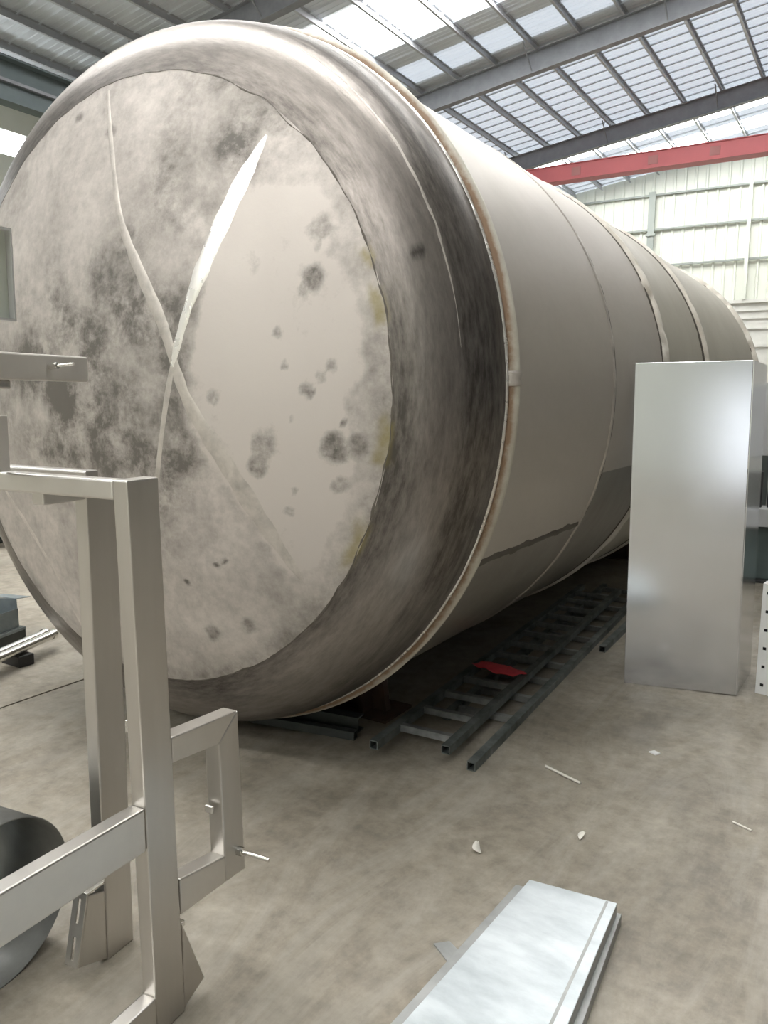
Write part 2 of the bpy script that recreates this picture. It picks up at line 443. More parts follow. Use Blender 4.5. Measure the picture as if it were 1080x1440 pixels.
tank_mat('tank_shell', (.50, .463, .412), (.41, .382, .34), .50, .35, nscale=.9, streak=(1, .6, 1), bump=.06)
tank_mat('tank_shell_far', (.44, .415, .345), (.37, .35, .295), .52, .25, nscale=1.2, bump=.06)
tank_mat('tank_shell_low_shade', (.27, .25, .215), (.19, .178, .155), .40, .55, nscale=1.3, bump=.08)
tank_mat('weld_polish', (.86, .83, .78), (.62, .60, .56), .26, .6, nscale=6, bump=.1)
tank_mat('weld_dull', (.56, .52, .47), (.27, .25, .225), .42, .45, nscale=9, NC=2.0)
tank_mat('band_cream', (.70, .69, .60), (.26, .17, .105), .6, .05, nscale=2.4, attr='tint')
tank_mat('tape_white', (.74, .71, .64), (.46, .38, .28), .7, .0, nscale=9)
tank_mat('seam_dark', (.12, .105, .085), (.06, .055, .045), .6, .2, nscale=6)

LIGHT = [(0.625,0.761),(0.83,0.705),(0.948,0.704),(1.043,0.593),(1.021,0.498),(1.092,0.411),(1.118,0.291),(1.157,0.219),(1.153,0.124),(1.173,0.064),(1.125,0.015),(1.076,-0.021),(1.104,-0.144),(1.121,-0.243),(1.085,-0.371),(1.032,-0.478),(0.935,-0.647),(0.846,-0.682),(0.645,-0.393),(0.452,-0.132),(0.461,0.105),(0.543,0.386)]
SPOTS = [(0.971,0.556,0.048,0.5),(0.971,0.5,0.016,0.4),(0.964,0.387,0.04,0.75),(0.927,0.345,0.022,0.5),(0.84,0.205,0.022,0.7),(0.961,-0.003,0.022,0.8),(1.005,0.057,0.024,0.5),(1.038,0.088,0.022,0.5),(0.948,0.007,0.024,0.7),(0.785,-0.197,0.065,0.55),(0.746,-0.268,0.043,0.75),(1.047,-0.2,0.054,0.85),(1.136,-0.185,0.038,0.5),(1.062,-0.329,0.032,0.6),(0.869,0.089,0.016,0.6),(0.866,-0.434,0.022,0.6),(1.08,-0.112,0.011,0.9),(-0.045,1.029,0.027,0.4),(-0.282,1.135,0.024,0.5),(-0.26,-0.031,0.105,0.35),(0.145,0.598,0.038,0.4),(0.445,-0.967,0.038,0.6),(0.626,-0.911,0.032,0.5),(0.368,-0.76,0.013,0.9),(0.566,-0.65,0.011,0.8),(0.527,-0.668,0.011,0.8),(0.717,0.452,0.048,0.25),(0.579,-0.025,0.032,0.5),(0.894,-0.098,0.013,0.5),(0.894,-0.354,0.016,0.5)]
BLOT = [(-.28, .12, .42, .75), (.1, -.02, .42, .60), (-.15, -.22, .38, .55), (.45, .9, .3, .45), (.22, .45, .3, .45), (.15, -.55, .35, .25), (-.7, 0, .4, .35), (.36, -.30, .16, .6), (.7, 1.0, .2, .5)]
L1 = [(0.733,0.904),(0.657,0.746),(0.562,0.537),(0.467,0.312),(0.394,0.093),(0.344,-0.108),(0.297,-0.301),(0.256,-0.474),(.17,-.80),(.1,-1.1)]
L2 = [(-0.118,1.214),(-0.003,0.922),(0.097,0.657),(0.237,0.429),(0.352,0.238),(0.457,-0.026),(0.598,-0.234),(0.73,-0.442),(0.887,-0.693)]
L3 = [(-1.02,-.34),(-0.886,-0.476),(-0.695,-0.63),(-0.523,-0.851),(-.42,-1.1)]
KS = R/1.52                                        # stains and welds were surveyed at this scale
L1, L2, L3, LIGHT = ([(a*KS, b*KS) for a, b in P] for P in (L1, L2, L3, LIGHT))
SPOTS = [(a*KS, b*KS, r*KS, d) for a, b, r, d in SPOTS]
BLOT = [(a*KS, b*KS, r*KS, d) for a, b, r, d in BLOT]
def sstep(a, b, x):
    t = max(0, min(1, (x-a)/(b-a))); return t*t*(3-2*t)
def poly_dist(p, poly):
    x, y = p; ins = False; d = 9
    n = len(poly)
    for i in range(n):
        x0, y0 = poly[i]; x1, y1 = poly[(i+1) % n]
        if (y0 > y) != (y1 > y) and x < (x1-x0)*(y-y0)/(y1-y0)+x0: ins = not ins
        dx, dy = x1-x0, y1-y0; t = max(0, min(1, ((x-x0)*dx+(y-y0)*dy)/(dx*dx+dy*dy)))
        d = min(d, math.hypot(x-x0-t*dx, y-y0-t*dy))
    return d if ins else -d
RS = .822*R                                        # seam between crown and knuckle
def crown_y(r): return CYc - math.sqrt(RC*RC-r*r)
def lathe(name, prof, seg, m, parent, attrs=None):
    """prof: list of (radius, y) about the tank axis; attrs: {name: f(x,z,r,y)}"""
    vs = []; fs = []; pole = prof[0][0] < 1e-6
    rings = prof[1:] if pole else prof
    if pole: vs.append((0, prof[0][1], TZ))
    b0 = len(vs)
    for r, y in rings:
        for i in range(seg):
            a = 2*PI*i/seg; vs.append((r*math.cos(a), y, TZ+r*math.sin(a)))
    if pole: fs += [(0, b0+(i+1) % seg, b0+i) for i in range(seg)]
    for k in range(len(rings)-1):
        for i in range(seg):
            j = (i+1) % seg; p = b0+k*seg; q = p+seg
            fs.append((p+i, p+j, q+j, q+i))
    me = bpy.data.meshes.new(name); me.from_pydata(vs, [], fs); me.update()
    me.polygons.foreach_set('use_smooth', [True]*len(fs))
    if attrs:
        for an, fn in attrs.items():
            at = me.attributes.new(an, 'FLOAT', 'POINT')
            at.data.foreach_set('value', [fn(v[0], v[2]-TZ, v[1]) for v in vs])
    bm = bmesh.new(); bm.from_mesh(me); bmesh.ops.recalc_face_normals(bm, faces=bm.faces); bm.to_mesh(me); bm.free()
    me.materials.append(M[m]); o = bpy.data.objects.new(name, me); C.objects.link(o); o.parent = parent
    return o
def dirt_f(x, z, y):
    nx = noise.noise((x*9, z*9, 3.1))*.5; ny = noise.noise((x*9, z*9, 7.7))*.5
    d = 0
    for u, v, r, s in SPOTS:
        q = math.hypot(x-u+nx*r*.8, z-v+ny*r*.8)
        if q < r*1.5: d = max(d, s*(1-sstep(r*.6, r*1.35, q)))
    return max(0, min(1.2, d))
def blot_f(x, z, y):
    nx = noise.noise((x*9, z*9, 3.1))*.5; d = 0
    for u, v, r, s in BLOT:
        q = math.hypot(x-u, z-v)
        if q < r*1.6: d += s*(1-sstep(r*.3, r*1.5, q))*(.75+noise.noise((x*5, z*5, 1)))
    rr = math.hypot(x, z)
    d += .45*sstep(RS-.12+nx*.06, RS-.01, rr)*(1 if z < .2 else .6)
    # scorched edges beside the welds
    for P in (L1, L2):
        for k in range(len(P)-1):
            ax_, az_ = P[k]; bx, bz = P[k+1]; dx, dz = bx-ax_, bz-az_
            t = max(0, min(1, ((x-ax_)*dx+(z-az_)*dz)/(dx*dx+dz*dz))); q = math.hypot(x-ax_-t*dx, z-az_-t*dz)
            if q < .12: d += .28*(1-sstep(.03, .12, q))*(1 if abs(z) < .6 else .35); break
    return max(0, min(1.0, d))
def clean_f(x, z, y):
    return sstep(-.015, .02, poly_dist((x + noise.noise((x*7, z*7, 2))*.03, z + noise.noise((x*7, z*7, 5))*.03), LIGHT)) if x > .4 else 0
def yellow_f(x, z, y):
    r = math.hypot(x, z)
    if r < RS-.12 or r > RS+.08 or x < .3: return 0
    d = 0
    for a0, wd in ((13.5, 4), (-7.5, 4.5), (-27, 6), (22, 2)):
        a = math.degrees(math.atan2(z, x)) + 3*noise.noise((x*14, z*14, 5)); d = max(d, .8-.8*sstep(wd*.4, wd, abs(a-a0)))
    return d*(1-sstep(.008, .04, abs(r-RS+.016+.03*noise.noise((x*11, z*11, 9)))))
prof = [(0, crown_y(0))] + [(RS*k/120, crown_y(RS*k/120)) for k in range(1, 121)]
lathe('head_crown', prof, 320, 'tank_crown', tank, {'dirt': dirt_f, 'blot': blot_f, 'clean': clean_f, 'yellow': yellow_f})
# knuckle: the rest of the crown sphere, then the toroidal turn, then a short straight flange
phi = math.asin((R-RK)/(RC-RK))
prof = []
rt = RC*math.sin(phi)
for k in range(5):
    r = RS + (rt-RS)*k/4; prof.append((r, crown_y(r)))
prof[0] = (RS, crown_y(RS))
yk = crown_y(rt) + RK*math.cos(phi)                # knuckle circle centre along the axis
for k in range(1, 25):
    t = phi + (PI/2-phi)*k/24
    prof.append((R-RK+RK*math.sin(t), yk - RK*math.cos(t)))
prof.append((R, -.012))
def kdirt(x, z, y):
    a = math.atan2(z, x); r = math.hypot(x, z)
    d = .05 + .4*noise.noise((math.cos(a)*2.2, math.sin(a)*2.2, y*6))
    d += .38*sstep(-.25, -.22, y+.01*noise.noise((a*9, 0, 4)))
    d += .35*sstep(RS+.14, RS, r)
    for aa, yy, rr, s in ((19.5, -.30, .022, .7),):
        q = math.hypot((math.degrees(a)-aa)*R*PI/180, (y-yy)); d += s*(1-sstep(rr*.5, rr, q))
    return max(0, min(1, d))
lathe('head_knuckle', prof, 256, 'tank_knuckle', tank, {'dirt': kdirt, 'yellow': yellow_f, 'ang': lambda x, z, y: math.atan2(z, x)*R, 'mer': lambda x, z, y: math.hypot(x, z) + y})
# ragged rust-coloured seam between the two
def knuckle_r(y):
    return R-RK+math.sqrt(max(0, RK*RK-(y-yk)**2)) if y < yk else R
def ring_strip(name, m, y0, y1, off, seg=360, rag=0.0, seed=0, rfun=None, a0=0, a1=360, parent=None, attrs=None, thick=None, tears=0.0):
    """a raised band of varying width around the shell"""
    vs = []; fs = []
    N_ = max(8, int(seg*(a1-a0)/360)); closed = (a1-a0) >= 359.9
    for i in range(N_ + (0 if closed else 1)):
        a = math.radians(a0 + (a1-a0)*i/N_)
        q = [noise.noise((math.cos(a)*k_, math.sin(a)*k_, seed+s_)) for k_, s_ in ((14, 0), (14, 9), (40, 4))]
        ya = y0 - rag*(q[0]+.5*q[2]); yb = y1 + rag*(q[1]+.5*q[2])
        if not closed:
            tp = min(1, i/(.3*N_), (N_-i)/(.3*N_)); mid_ = (y0+y1)/2; ya = mid_+(ya-mid_)*tp; yb = mid_+(yb-mid_)*tp+.0002
        if tears and q[1] < -.15: yb = yb - tears*min(1, (-q[1]-.15)*4)
        rr = rfun if rfun else (lambda y: R)
        for y, o_ in ((ya, .0), (ya+(yb-ya)*.15, off), (yb-(yb-ya)*.15, off), (yb, 0)):
            r = rr(y)+o_; vs.append((r*math.cos(a), y, TZ+r*math.sin(a)))
    n_ = len(vs)//4
    for i in range(N_):
        j = (i+1) % n_
        for k in range(3): fs.append((i*4+k, j*4+k, j*4+k+1, i*4+k+1))
    mb = MB().add(vs, fs, True); o = mb.build(name, m, parent)
    return o
seamr = lambda y: math.sqrt(max(0, RC*RC-(CYc-y)**2))
vs = []; fs = []; NS = 400
for i in range(NS):
    a = 2*PI*i/NS
    q0 = noise.noise((math.cos(a)*10, math.sin(a)*10, 1)); q1 = noise.noise((math.cos(a)*28, math.sin(a)*28, 6))
    wd = .0012+.006*max(0, q1+.25); rm_ = RS + .012*q0
    for dr, o_ in ((-wd, -.0005), (0, .0015), (wd, -.0005)):
        r = rm_+dr; vs.append((r*math.cos(a), crown_y(r)-o_, TZ+r*math.sin(a)))
for i in range(NS):
    j = (i+1) % NS
    for k in range(2): fs.append((i*3+k, j*3+k, j*3+k+1, i*3+k+1))
MB().add(vs, fs, True).build('crown_seam', 'seam_dark', tank)
# petal welds across the crown
def crown_ribbon(name, pts, ws, m, h=.0012):
    # catmull-rom through pts
    P = [Vector(p) for p in pts]; Q = []
    for i in range(len(P)-1):
        p0 = P[max(0, i-1)]; p1 = P[i]; p2 = P[i+1]; p3 = P[min(len(P)-1, i+2)]
        for k in range(10):
            t = k/10
            Q.append(.5*((2*p1)+(-p0+p2)*t+(2*p0-5*p1+4*p2-p3)*t*t+(-p0+3*p1-3*p2+p3)*t**3))
    Q.append(P[-1]); vs = []; n_ = len(Q)
    for i, q in enumerate(Q):
        d = (Q[min(n_-1, i+1)]-Q[max(0, i-1)]).normalized(); nn = Vector((-d.y, d.x))
        f_ = i/(n_-1)*(len(ws)-1); k_ = min(len(ws)-2, int(f_)); wd = (ws[k_]+(ws[k_+1]-ws[k_])*(f_-k_))*(1+.35*noise.noise((q.x*14, q.y*14, 2)))
        for s_, hh in ((-1, -.001), (-.8, h*.55), (-.25, h), (.25, h), (.8, h*.55), (1, -.001)):
            c = q+nn*wd*.5*s_; r = c.length
            vs.append((c.x, crown_y(min(r, RS+.02))-hh, TZ+c.y))
    fs = [(i*6+k, i*6+6+k, i*6+7+k, i*6+k+1) for i in range(n_-1) for k in range(5)]
    return MB().add(vs, fs, True).build(name, m, tank)
crown_ribbon('petal_weld', L1[:5], (.012, .06, .085, .075, .045, .03), 'weld_polish', .002)
crown_ribbon('petal_weld', L1[4:], (.03, .025, .02, .02), 'weld_dull')
crown_ribbon('petal_weld', L2[:4], (.02, .03, .035, .06), 'weld_dull')
crown_ribbon('petal_weld', L2[3:], (.06, .05, .05, .075, .085, .08, .02), 'weld_dull')
crown_ribbon('petal_weld', L3, (.02, .03, .02), 'weld_dull')
# shell courses between the girth welds
RING = [0, .88*R, 1.589*R, 2.477*R, 4.39*R]
def shell_arc(name, y0, y1, a0, a1, m):
    vs = []; na = max(8, int((a1-a0)*.6)); ny = 8
    for k in range(ny+1):
        for i in range(na+1):
            a = math.radians(a0+(a1-a0)*i/na); vs.append((R*math.cos(a), y0+(y1-y0)*k/ny, TZ+R*math.sin(a)))
    fs = [(k*(na+1)+i, k*(na+1)+i+1, (k+1)*(na+1)+i+1, (k+1)*(na+1)+i) for k in range(ny) for i in range(na)]
    return MB().add(vs, fs, True).build(name, m, tank)
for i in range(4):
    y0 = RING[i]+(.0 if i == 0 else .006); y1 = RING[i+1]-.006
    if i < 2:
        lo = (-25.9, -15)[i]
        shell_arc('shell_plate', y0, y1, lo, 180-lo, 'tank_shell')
        shell_arc('shell_plate', y0, y1, -180-lo, lo, 'tank_shell_low_shade')  # lower arcs: duller plate, with the underside's shade put into the colour
    else: lathe('shell_course', [(R, y0)]+[(R, y0+(y1-y0)*k/6) for k in range(1, 6)]+[(R, y1)], 200, 'tank_shell_far', tank)
def rear(k): 
    t = PI/2*k/12; return (R*math.cos(t)*1.0 if k < 12 else 0, RING[4]+.6*math.sin(t))
lathe('rear_head', [(0, RING[4]+.6)]+[rear(k) for k in range(11, -1, -1)], 120, 'tank_shell_far', tank)
# girth welds
ring_strip('girth_weld', 'weld_dull', RING[1]-.016, RING[1]+.018, .006, rag=.018, seed=2, parent=tank)
ring_strip('girth_weld', 'seam_dark', RING[1]+.020, RING[1]+.030, .003, rag=.012, seed=5, parent=tank)
ring_strip('girth_weld', 'seam_dark', RING[2]-.028, RING[2]+.004, .004, rag=.022, seed=11, parent=tank)
ring_strip('masking_tape', 'tape_white', RING[2]+.0, RING[2]+.11, .02, rag=.045, seed=14, parent=tank, tears=.05)
ring_strip('girth_weld', 'seam_dark', RING[3]-.04, RING[3]+.01, .006, rag=.022, seed=21, parent=tank)
ring_strip('masking_tape', 'tape_white', RING[3]+.012, RING[3]+.11, .024, rag=.03, seed=24, parent=tank, tears=.04)
ring_strip('girth_weld', 'seam_dark', RING[4]-.05, RING[4]+.01, .006, rag=.03, seed=31, parent=tank)
ring_strip('masking_tape', 'tape_white', RING[4]-.06, RING[4]+.09, .035, rag=.035, seed=34, parent=tank, tears=.05)
# half-pipe hoop at the first ring, two lengths meeting at a coupling
def hoop(a0, a1, name='hoop_pipe'):
    vs = []; n_ = int((a1-a0)*1.2); K = 10; tint = []
    for i in range(n_+1):
        a = math.radians(a0+(a1-a0)*i/n_)
        q = noise.noise((math.cos(a)*5, math.sin(a)*5, 8))
        for k in range(K+1):
            t = PI*k/K
            y = .036 - .034*math.cos(t); o_ = -.003+.034*math.sin(t)
            vs.append(((R+o_)*math.cos(a), y, TZ+(R+o_)*math.sin(a)))
            tint.append(max(0, min(1, (1.05-sstep(.08, .42, k/K)*1.15)*(.8+.7*q))))
    fs = [(i*(K+1)+k, (i+1)*(K+1)+k, (i+1)*(K+1)+k+1, i*(K+1)+k+1) for i in range(n_) for k in range(K)]
    o = MB().add(vs, fs, True).build(name, 'band_cream', tank)
    at = o.data.attributes.new('tint', 'FLOAT', 'POINT'); at.data.foreach_set('value', tint)
hoop(3.0, 179); hoop(181, 361.0)
for ac in (2.0, 180.0):
    vs = []; K = 10
    for i in range(5):
        a = math.radians(ac-1.0+2.0*i/4); bul = .003 if i in (0, 4) else (.008 if i in (1, 3) else .001)
        for k in range(K+1):
            t = PI*k/K; rr = .036+bul
            vs.append(((R-.003+rr*math.sin(t))*math.cos(a), .036-rr*math.cos(t), TZ+(R-.003+rr*math.sin(t))*math.sin(a)))
    fs = [(i*(K+1)+k, (i+1)*(K+1)+k, (i+1)*(K+1)+k+1, i*(K+1)+k+1) for i in range(4) for k in range(K)]
    MB().add(vs, fs, True).build('hoop_coupling', 'weld_dull', tank)
ring_strip('bead_weld', 'weld_polish', -.018, -.002, .006, rag=.008, seed=41, parent=tank, seg=500)
ring_strip('polish_highlight', 'weld_dull', -.244, -.237, .0005, rag=.004, seed=51, parent=tank, rfun=knuckle_r, a0=6, a1=62)  # polish mark on the knuckle, its highlight put in as a pale strip
# longitudinal seam low on the first course
ls = MB(); n_ = 40; vs = []
for i in range(n_+1):
    y = .10+(RING[1]-.12)*i/n_
    q = noise.noise((y*9, 3, 1)); wd = .7+.5*abs(q)
    for da, o_ in ((-wd, -.001), (0, .006), (wd, -.001)):
        a = math.radians(-25.9+.5*q+da); vs.append(((R+o_)*math.cos(a), y, TZ+(R+o_)*math.sin(a)))
ls.add(vs, [(i*3+k, i*3+3+k, i*3+4+k, i*3+k+1) for i in range(n_) for k in range(2)], True).build('longitudinal_weld', 'seam_dark', tank)

# saddles carrying the tank
def saddle(y, lab):
    t = thing('tank_saddle', lab, 'support', (TX, y, 0))
    rr = R+.012; pts = [(rr*math.sin(math.radians(d)), TZ-rr*math.cos(math.radians(d))) for d in range(-26, 27, 2)]
    MB().prism([(-.72, .0), (.72, .0)] + pts[::-1], -.02, .02, 'y').build('web_plate', 'rust_brown', t)
    for x in (-.62, -.3, 0, .3, .62):
        MB().box(x-.012, x+.012, -.11, .11, .016, TZ-math.sqrt(rr*rr-x*x)-.002).build('stiffener', 'rust_brown', t)
    MB().box(-.78, .78, -.13, .13, 0, .015).build('base_plate', 'rust_brown', t)
    return t
saddle(TY+.55, 'rusty brown steel saddle under the dished-head end of the tank')
saddle(TY+5.3, 'rusty brown steel saddle under the far end of the tank')

# ------------------------------------------------------------------ stainless frame in the foreground
FR = thing('machine_frame', 'brushed stainless steel machine frame of rectangular tube in front of the tank head', 'frame', (0, 0, 0), math.radians(5.4))
X0 = -1.298                      # outer face of the front leg row
def bar(name, x0, x1, y0, y1, z0, z1, m='stainless_bar', bev=.005):
    return MB().box(x0, x1, y0, y1, z0, z1).build(name, m, FR, bev)
def plate_yz(name, poly, x0, x1, m='stainless_bar', bev=.004):
    return MB().prism(poly, x0, x1, 'x').build(name, m, FR, bev)
T = .045
# front leg (slight lean as it stands)
plate_yz('leg', [(1.351, 0.0), (1.452, 0.0), (1.417, 1.413), (1.317, 1.413)], X0-T, X0, 'stainless_brushed')
# splayed foot on the front leg
plate_yz('foot_bracket', [(1.453, .25), (1.535, .037), (1.452, .006)], X0-.012, X0-.002, 'stainless_brushed')
MB().box(X0-.03, X0-.004, 1.453, 1.466, .235, .25).build('foot_tab', 'bolt_bright', FR, .002)
# rear leg
plate_yz('leg', [(1.500, .0), (1.60, .0), (1.60, 1.36), (1.498, 1.36)], -1.62-T, -1.62, 'stainless_brushed')
fb_ = plate_yz('foot_bracket', [(1.50, .215), (1.44, .235), (1.395, .045), (1.50, .004)], -1.635, -1.622, 'stainless_brushed')
# slotted flange on the slanted edge
def slotted():
    mb = MB()
    p0 = Vector((-1.622, 1.395, .045)); p1 = Vector((-1.622, 1.44, .238)); w_ = Vector((-.048, 0, 0)); u = p1-p0
    def q(a, b): return p0+w_*a+u*b
    def quad(a0, a1, b0, b1):
        n_ = Vector((0, -.97, .23))*.004
        c = [q(a0, b0), q(a1, b0), q(a1, b1), q(a0, b1)]
        vs = c+[k+n_ for k in c]
        mb.add(vs, [(0,1,2,3),(4,7,6,5),(0,4,5,1),(1,5,6,2),(2,6,7,3),(3,7,4,0)])
    quad(0, .38, 0, 1); quad(.62, 1, 0, 1)
    for b0, b1 in ((0, .08), (.40, .58), (.92, 1)): quad(.38, .62, b0, b1)
    mb.build('slotted_flange', 'stainless_bar', FR)
slotted()
MB().box(-1.67, -1.622, 1.436, 1.50, .236, .243).build('foot_tab', 'bolt_bright', FR, .002)
# top bars
bar('top_rail', -2.70, X0-T-.0005, 1.318, 1.362, 1.366, 1.412)
bar('cross_rail', -1.664, -1.621, 1.363, 1.499, 1.33, 1.375)
bar('top_rail', -2.70, -1.6215, 1.4995, 1.545, 1.361, 1.405)
# middle and lower side rails, running from the front leg towards a leg nearer the door
MB().prism([(1.336, .624), (1.336, .513), (.30, .545), (.30, .662)], X0-T, X0-.001, 'x').build('side_rail', 'stainless_bar', FR, .005)
MB().prism([(1.350, .112), (1.350, .01), (.30, .01), (.30, .112)], X0-T, X0-.001, 'x').build('side_rail', 'stainless_bar', FR, .005)
bar('leg', X0-T, X0, .20, .299, 0, .9)
bar('leg', -2.77, -2.701, 1.318, 1.545, 0, 1.412)
# hinged rectangular gate frame behind the front leg
gx0, gx1 = X0-.052, X0-.002
MB().prism([(1.436, .763), (1.436, .695), (1.617, .672), (1.702, .738)], gx0, gx1, 'x').build('gate_rail', 'stainless_bar', FR, .004)
MB().prism([(1.618, .671), (1.703, .737), (1.724, .251), (1.636, .259)], gx0, gx1, 'x').build('gate_stile', 'stainless_brushed', FR, .004)
MB().prism([(1.449, .375), (1.449, .275), (1.6355, .259), (1.6355, .338)], gx0, gx1, 'x').build('gate_rail', 'stainless_bar', FR, .004)
MB().box(gx0+.004, gx0+.03, 1.608, 1.6165, .47, .49).build('hinge_lug', 'stainless_bar', FR, .002)
bt = MB().tube((gx1, 1.69, .325), (gx1+.018, 1.69, .325), .013, 6).build('bolt', 'bolt_bright', FR)
MB().tube((gx1+.018, 1.69, .325), (gx1+.10, 1.70, .318), .006, 10).build('shank', 'bolt_bright', bt)
# inner edge of the front leg pair seen through the frame: short lug
MB().box(X0-T-.02, X0-T-.001, 1.345, 1.36, .80, .83).build('weld_lug', 'bolt_bright', FR, .002)
# upper arm carried by an upright
bar('upright', -1.80, -1.735, .97, 1.03, 0, 2.05)
arm = bar('upper_arm', -1.7345, -1.70, .97, 1.60, 1.637, 1.704, 'stainless_matte')
bt2 = MB().tube((-1.70, 1.47, 1.674), (-1.672, 1.472, 1.676), .0085, 6).build('bolt', 'bolt_bright', FR)
MB().tube((-1.672, 1.472, 1.676), (-1.63, 1.485, 1.68), .004, 8).build('shank', 'bolt_bright', bt2)
bar('arm_gusset', -1.725, -1.708, 1.10, 1.36, 1.615, 1.6365)
# tray-shaped guard panel above the arm
gp = bar('guard_panel', -1.722, -1.716, .97, 1.372, 1.785, 1.992, 'green_grey_panel', .001)
for (a, b, c, d) in ((.97, 1.377, 1.992, 1.998), (.97, 1.377, 1.779, 1.785), (1.372, 1.377, 1.785, 1.992)):
    MB().box(-1.722, -1.698, a, b, c, d).build('flange', 'white_paint', gp)
bar('guard_plate', -1.70, -1.695, 1.11, 1.332, 1.414, 1.55, 'stainless_matte', .001)
bar('guard_stay', -1.7345, -1.7, 1.11, 1.13, 1.5, 1.81)

# ------------------------------------------------------------------ leaning panel beside the tank
pn = thing('stainless_sheet', 'tall mirror-bright folded stainless sheet standing beside the tank', 'metal panel', (-1.13, 4.42, 0), math.atan2(.116, .578))
def leaned(mb, name, m, parent, bev=0, lean=(-.03, .04)):
    # shear-free lean: tilt about the base
    o = mb.build(name, m, parent, bev); o.rotation_euler = (-lean[1]/1.8, lean[0]/1.8, 0); return o
W_, H_ = .585, 1.80
def tray(pn, D_):
    leaned(MB().box(0, W_, 0, .004, 0, H_), 'face_sheet', 'stainless_panel', pn, .0015)
    leaned(MB().box(W_-.004, W_, .0045, D_, 0, H_), 'side_flange', 'stainless_panel', pn)
    leaned(MB().box(0, .004, .0045, D_, 0, H_), 'side_flange', 'stainless_panel', pn)
    leaned(MB().box(.0045, W_-.0045, .0045, D_, H_-.004, H_), 'top_flange', 'stainless_panel', pn)
    leaned(MB().box(.0045, W_-.0045, D_-.03, D_, .0, .004), 'bottom_flange', 'stainless_panel', pn)
tray(pn, .05)
c_ = Vector((W_+.002, .006)); d_ = Vector((.217, .976)); e_ = c_+d_*.46; o_ = Vector((.004, -.001))
leaned(MB().prism([tuple(c_), tuple(e_), tuple(e_+o_), tuple(c_+o_)], 0, H_, 'z'), 'side_wing', 'stainless_panel', pn)

# ------------------------------------------------------------------ ladders under the tank
def ladder(name, lab, loc, rz_, wd, ln, z, sp, st=(0, 0), r=.04):
    t = thing(name, lab, 'ladder', loc, rz_)
    for x, y_ in ((0, st[0]), (wd, st[1])):
        MB().hollow((x, y_, z+r/2), (x, ln, z+r/2), (0,0,1), r, r, .004).build('rail', 'ladder_steel', t)
    k = 0; y = max(st)+.12
    rg = None
    while y < ln-.1:
        if rg is None: rg = MB().box(r/2, wd-r/2, -.016, .016, z+.006, z+r-.002).build('rung', 'rung_steel', t); rg.location.y = y
        else: share('rung', rg, (0, y, 0), t)
        y += sp
    return t
ladder('steel_ladder', 'dark steel tube ladder lying flat on top of another beneath the tank', (-1.809, 2.83, 0), math.radians(3.1), .30, 3.5, .045, .25, (0, .115))
ladder('steel_ladder', 'dark steel tube ladder lying on the floor underneath another ladder, beneath the tank', (-1.715, 2.945, 0), math.radians(2.9), .325, 3.7, 0.0, .30, (.45, 0))
ch = thing('channel_beam', 'dark steel channel lying crosswise under the head of the tank', 'steel channel', (-2.02, 3.02, 0), math.radians(8))
MB().box(-.42, 0, 0, .005, 0, .075).build('web', 'black_steel', ch)
MB().box(-.42, 0, .005, .065, 0, .006).build('lower_flange', 'black_steel', ch)
MB().box(-.42, 0, .005, .065, .069, .075).build('upper_flange', 'black_steel', ch)
tag(MB().hollow((-2.55, 2.85, .022), (-1.99, 2.955, .022), (0,0,1), .04, .04, .003).build('square_tube', 'black_steel'), 'dark square tube on the floor in front of the channel under the tank', 'steel tube')
tag(MB().hollow((-1.40, 4.9, .02), (-1.46, 7.6, .02), (0,0,1), .04, .04, .003).build('square_tube', 'ladder_steel'), 'long dark square tube on the floor beyond the ladders beside the tank', 'steel tube')
# red rag on the ladder
rag = MB(); vs = []; n_ = 12
for i in range(n_+1):
    for j in range(7):
        u = i/n_-.5; v = j/6-.5
        vs.append((.28*u+.03*v, .13*v*(1-1.2*u*u)+.02*noise.noise((u*4, v*4, 0)), .092+.028*(.5-abs(v))*(1-abs(u)*1.4)+.012*abs(noise.noise((u*7, v*7, 3)))))
fs = [(i*7+j, (i+1)*7+j, (i+1)*7+j+1, i*7+j+1) for i in range(n_) for j in range(6)]
ro = rag.add(vs, fs, True).build('rag', 'red_cloth'); ro.location = (-1.72, 4.0, 0); ro.rotation_euler.z = math.radians(-12)
sd = ro.modifiers.new('solid', 'SOLIDIFY'); sd.thickness = .004
tag(ro, 'crumpled red cloth rag lying on the ladder rungs', 'rag')

# ------------------------------------------------------------------ zinc panels on the floor
def slab(name, lab, P, z0, z1, m, group=None, lip=None):
    t = thing(name, lab, 'metal panel', (P[0][0], P[0][1], 0))
    Q = [(p[0]-P[0][0], p[1]-P[0][1]) for p in P]
    MB().prism(Q, z1-.004, z1, 'z').build('face_sheet', m, t, .001)
    c = Vector((sum(q[0] for q in Q)/4, sum(q[1] for q in Q)/4))
    for i in range(4):
        a = Vector(Q[i]); b = Vector(Q[(i+1) % 4]); d = (b-a).normalized(); nn = Vector((-d.y, d.x))
        if nn.dot(c-a) < 0: nn = -nn
        a2 = a+nn*.003; b2 = b+nn*.003
        MB().prism([tuple(a), tuple(b), tuple(b2), tuple(a2)], z0, z1-.0045, 'z').build('edge_flange', 'zinc_dull', t)
    return t
top = [(-.836, 2.239), (-.566, 2.27), (-.497, 1.10), (-.905, 1.06)]
lowp = [(-.888, 2.255), (-.556, 2.29), (-.468, 1.13), (-.955, 1.085)]
slab('zinc_panel', 'dull zinc tray panel at the bottom of the floor stack', lowp, 0, .036, 'zinc_dull')
slab('zinc_panel', 'pale zinc tray panel with wrinkled film on top of the floor stack', top, .0365, .08, 'zinc_film')
MB_t = MB().prism([(-.598, 2.262), (-.590, 2.263), (-.540, 1.15), (-.550, 1.15)], .0801, .0806, 'z')
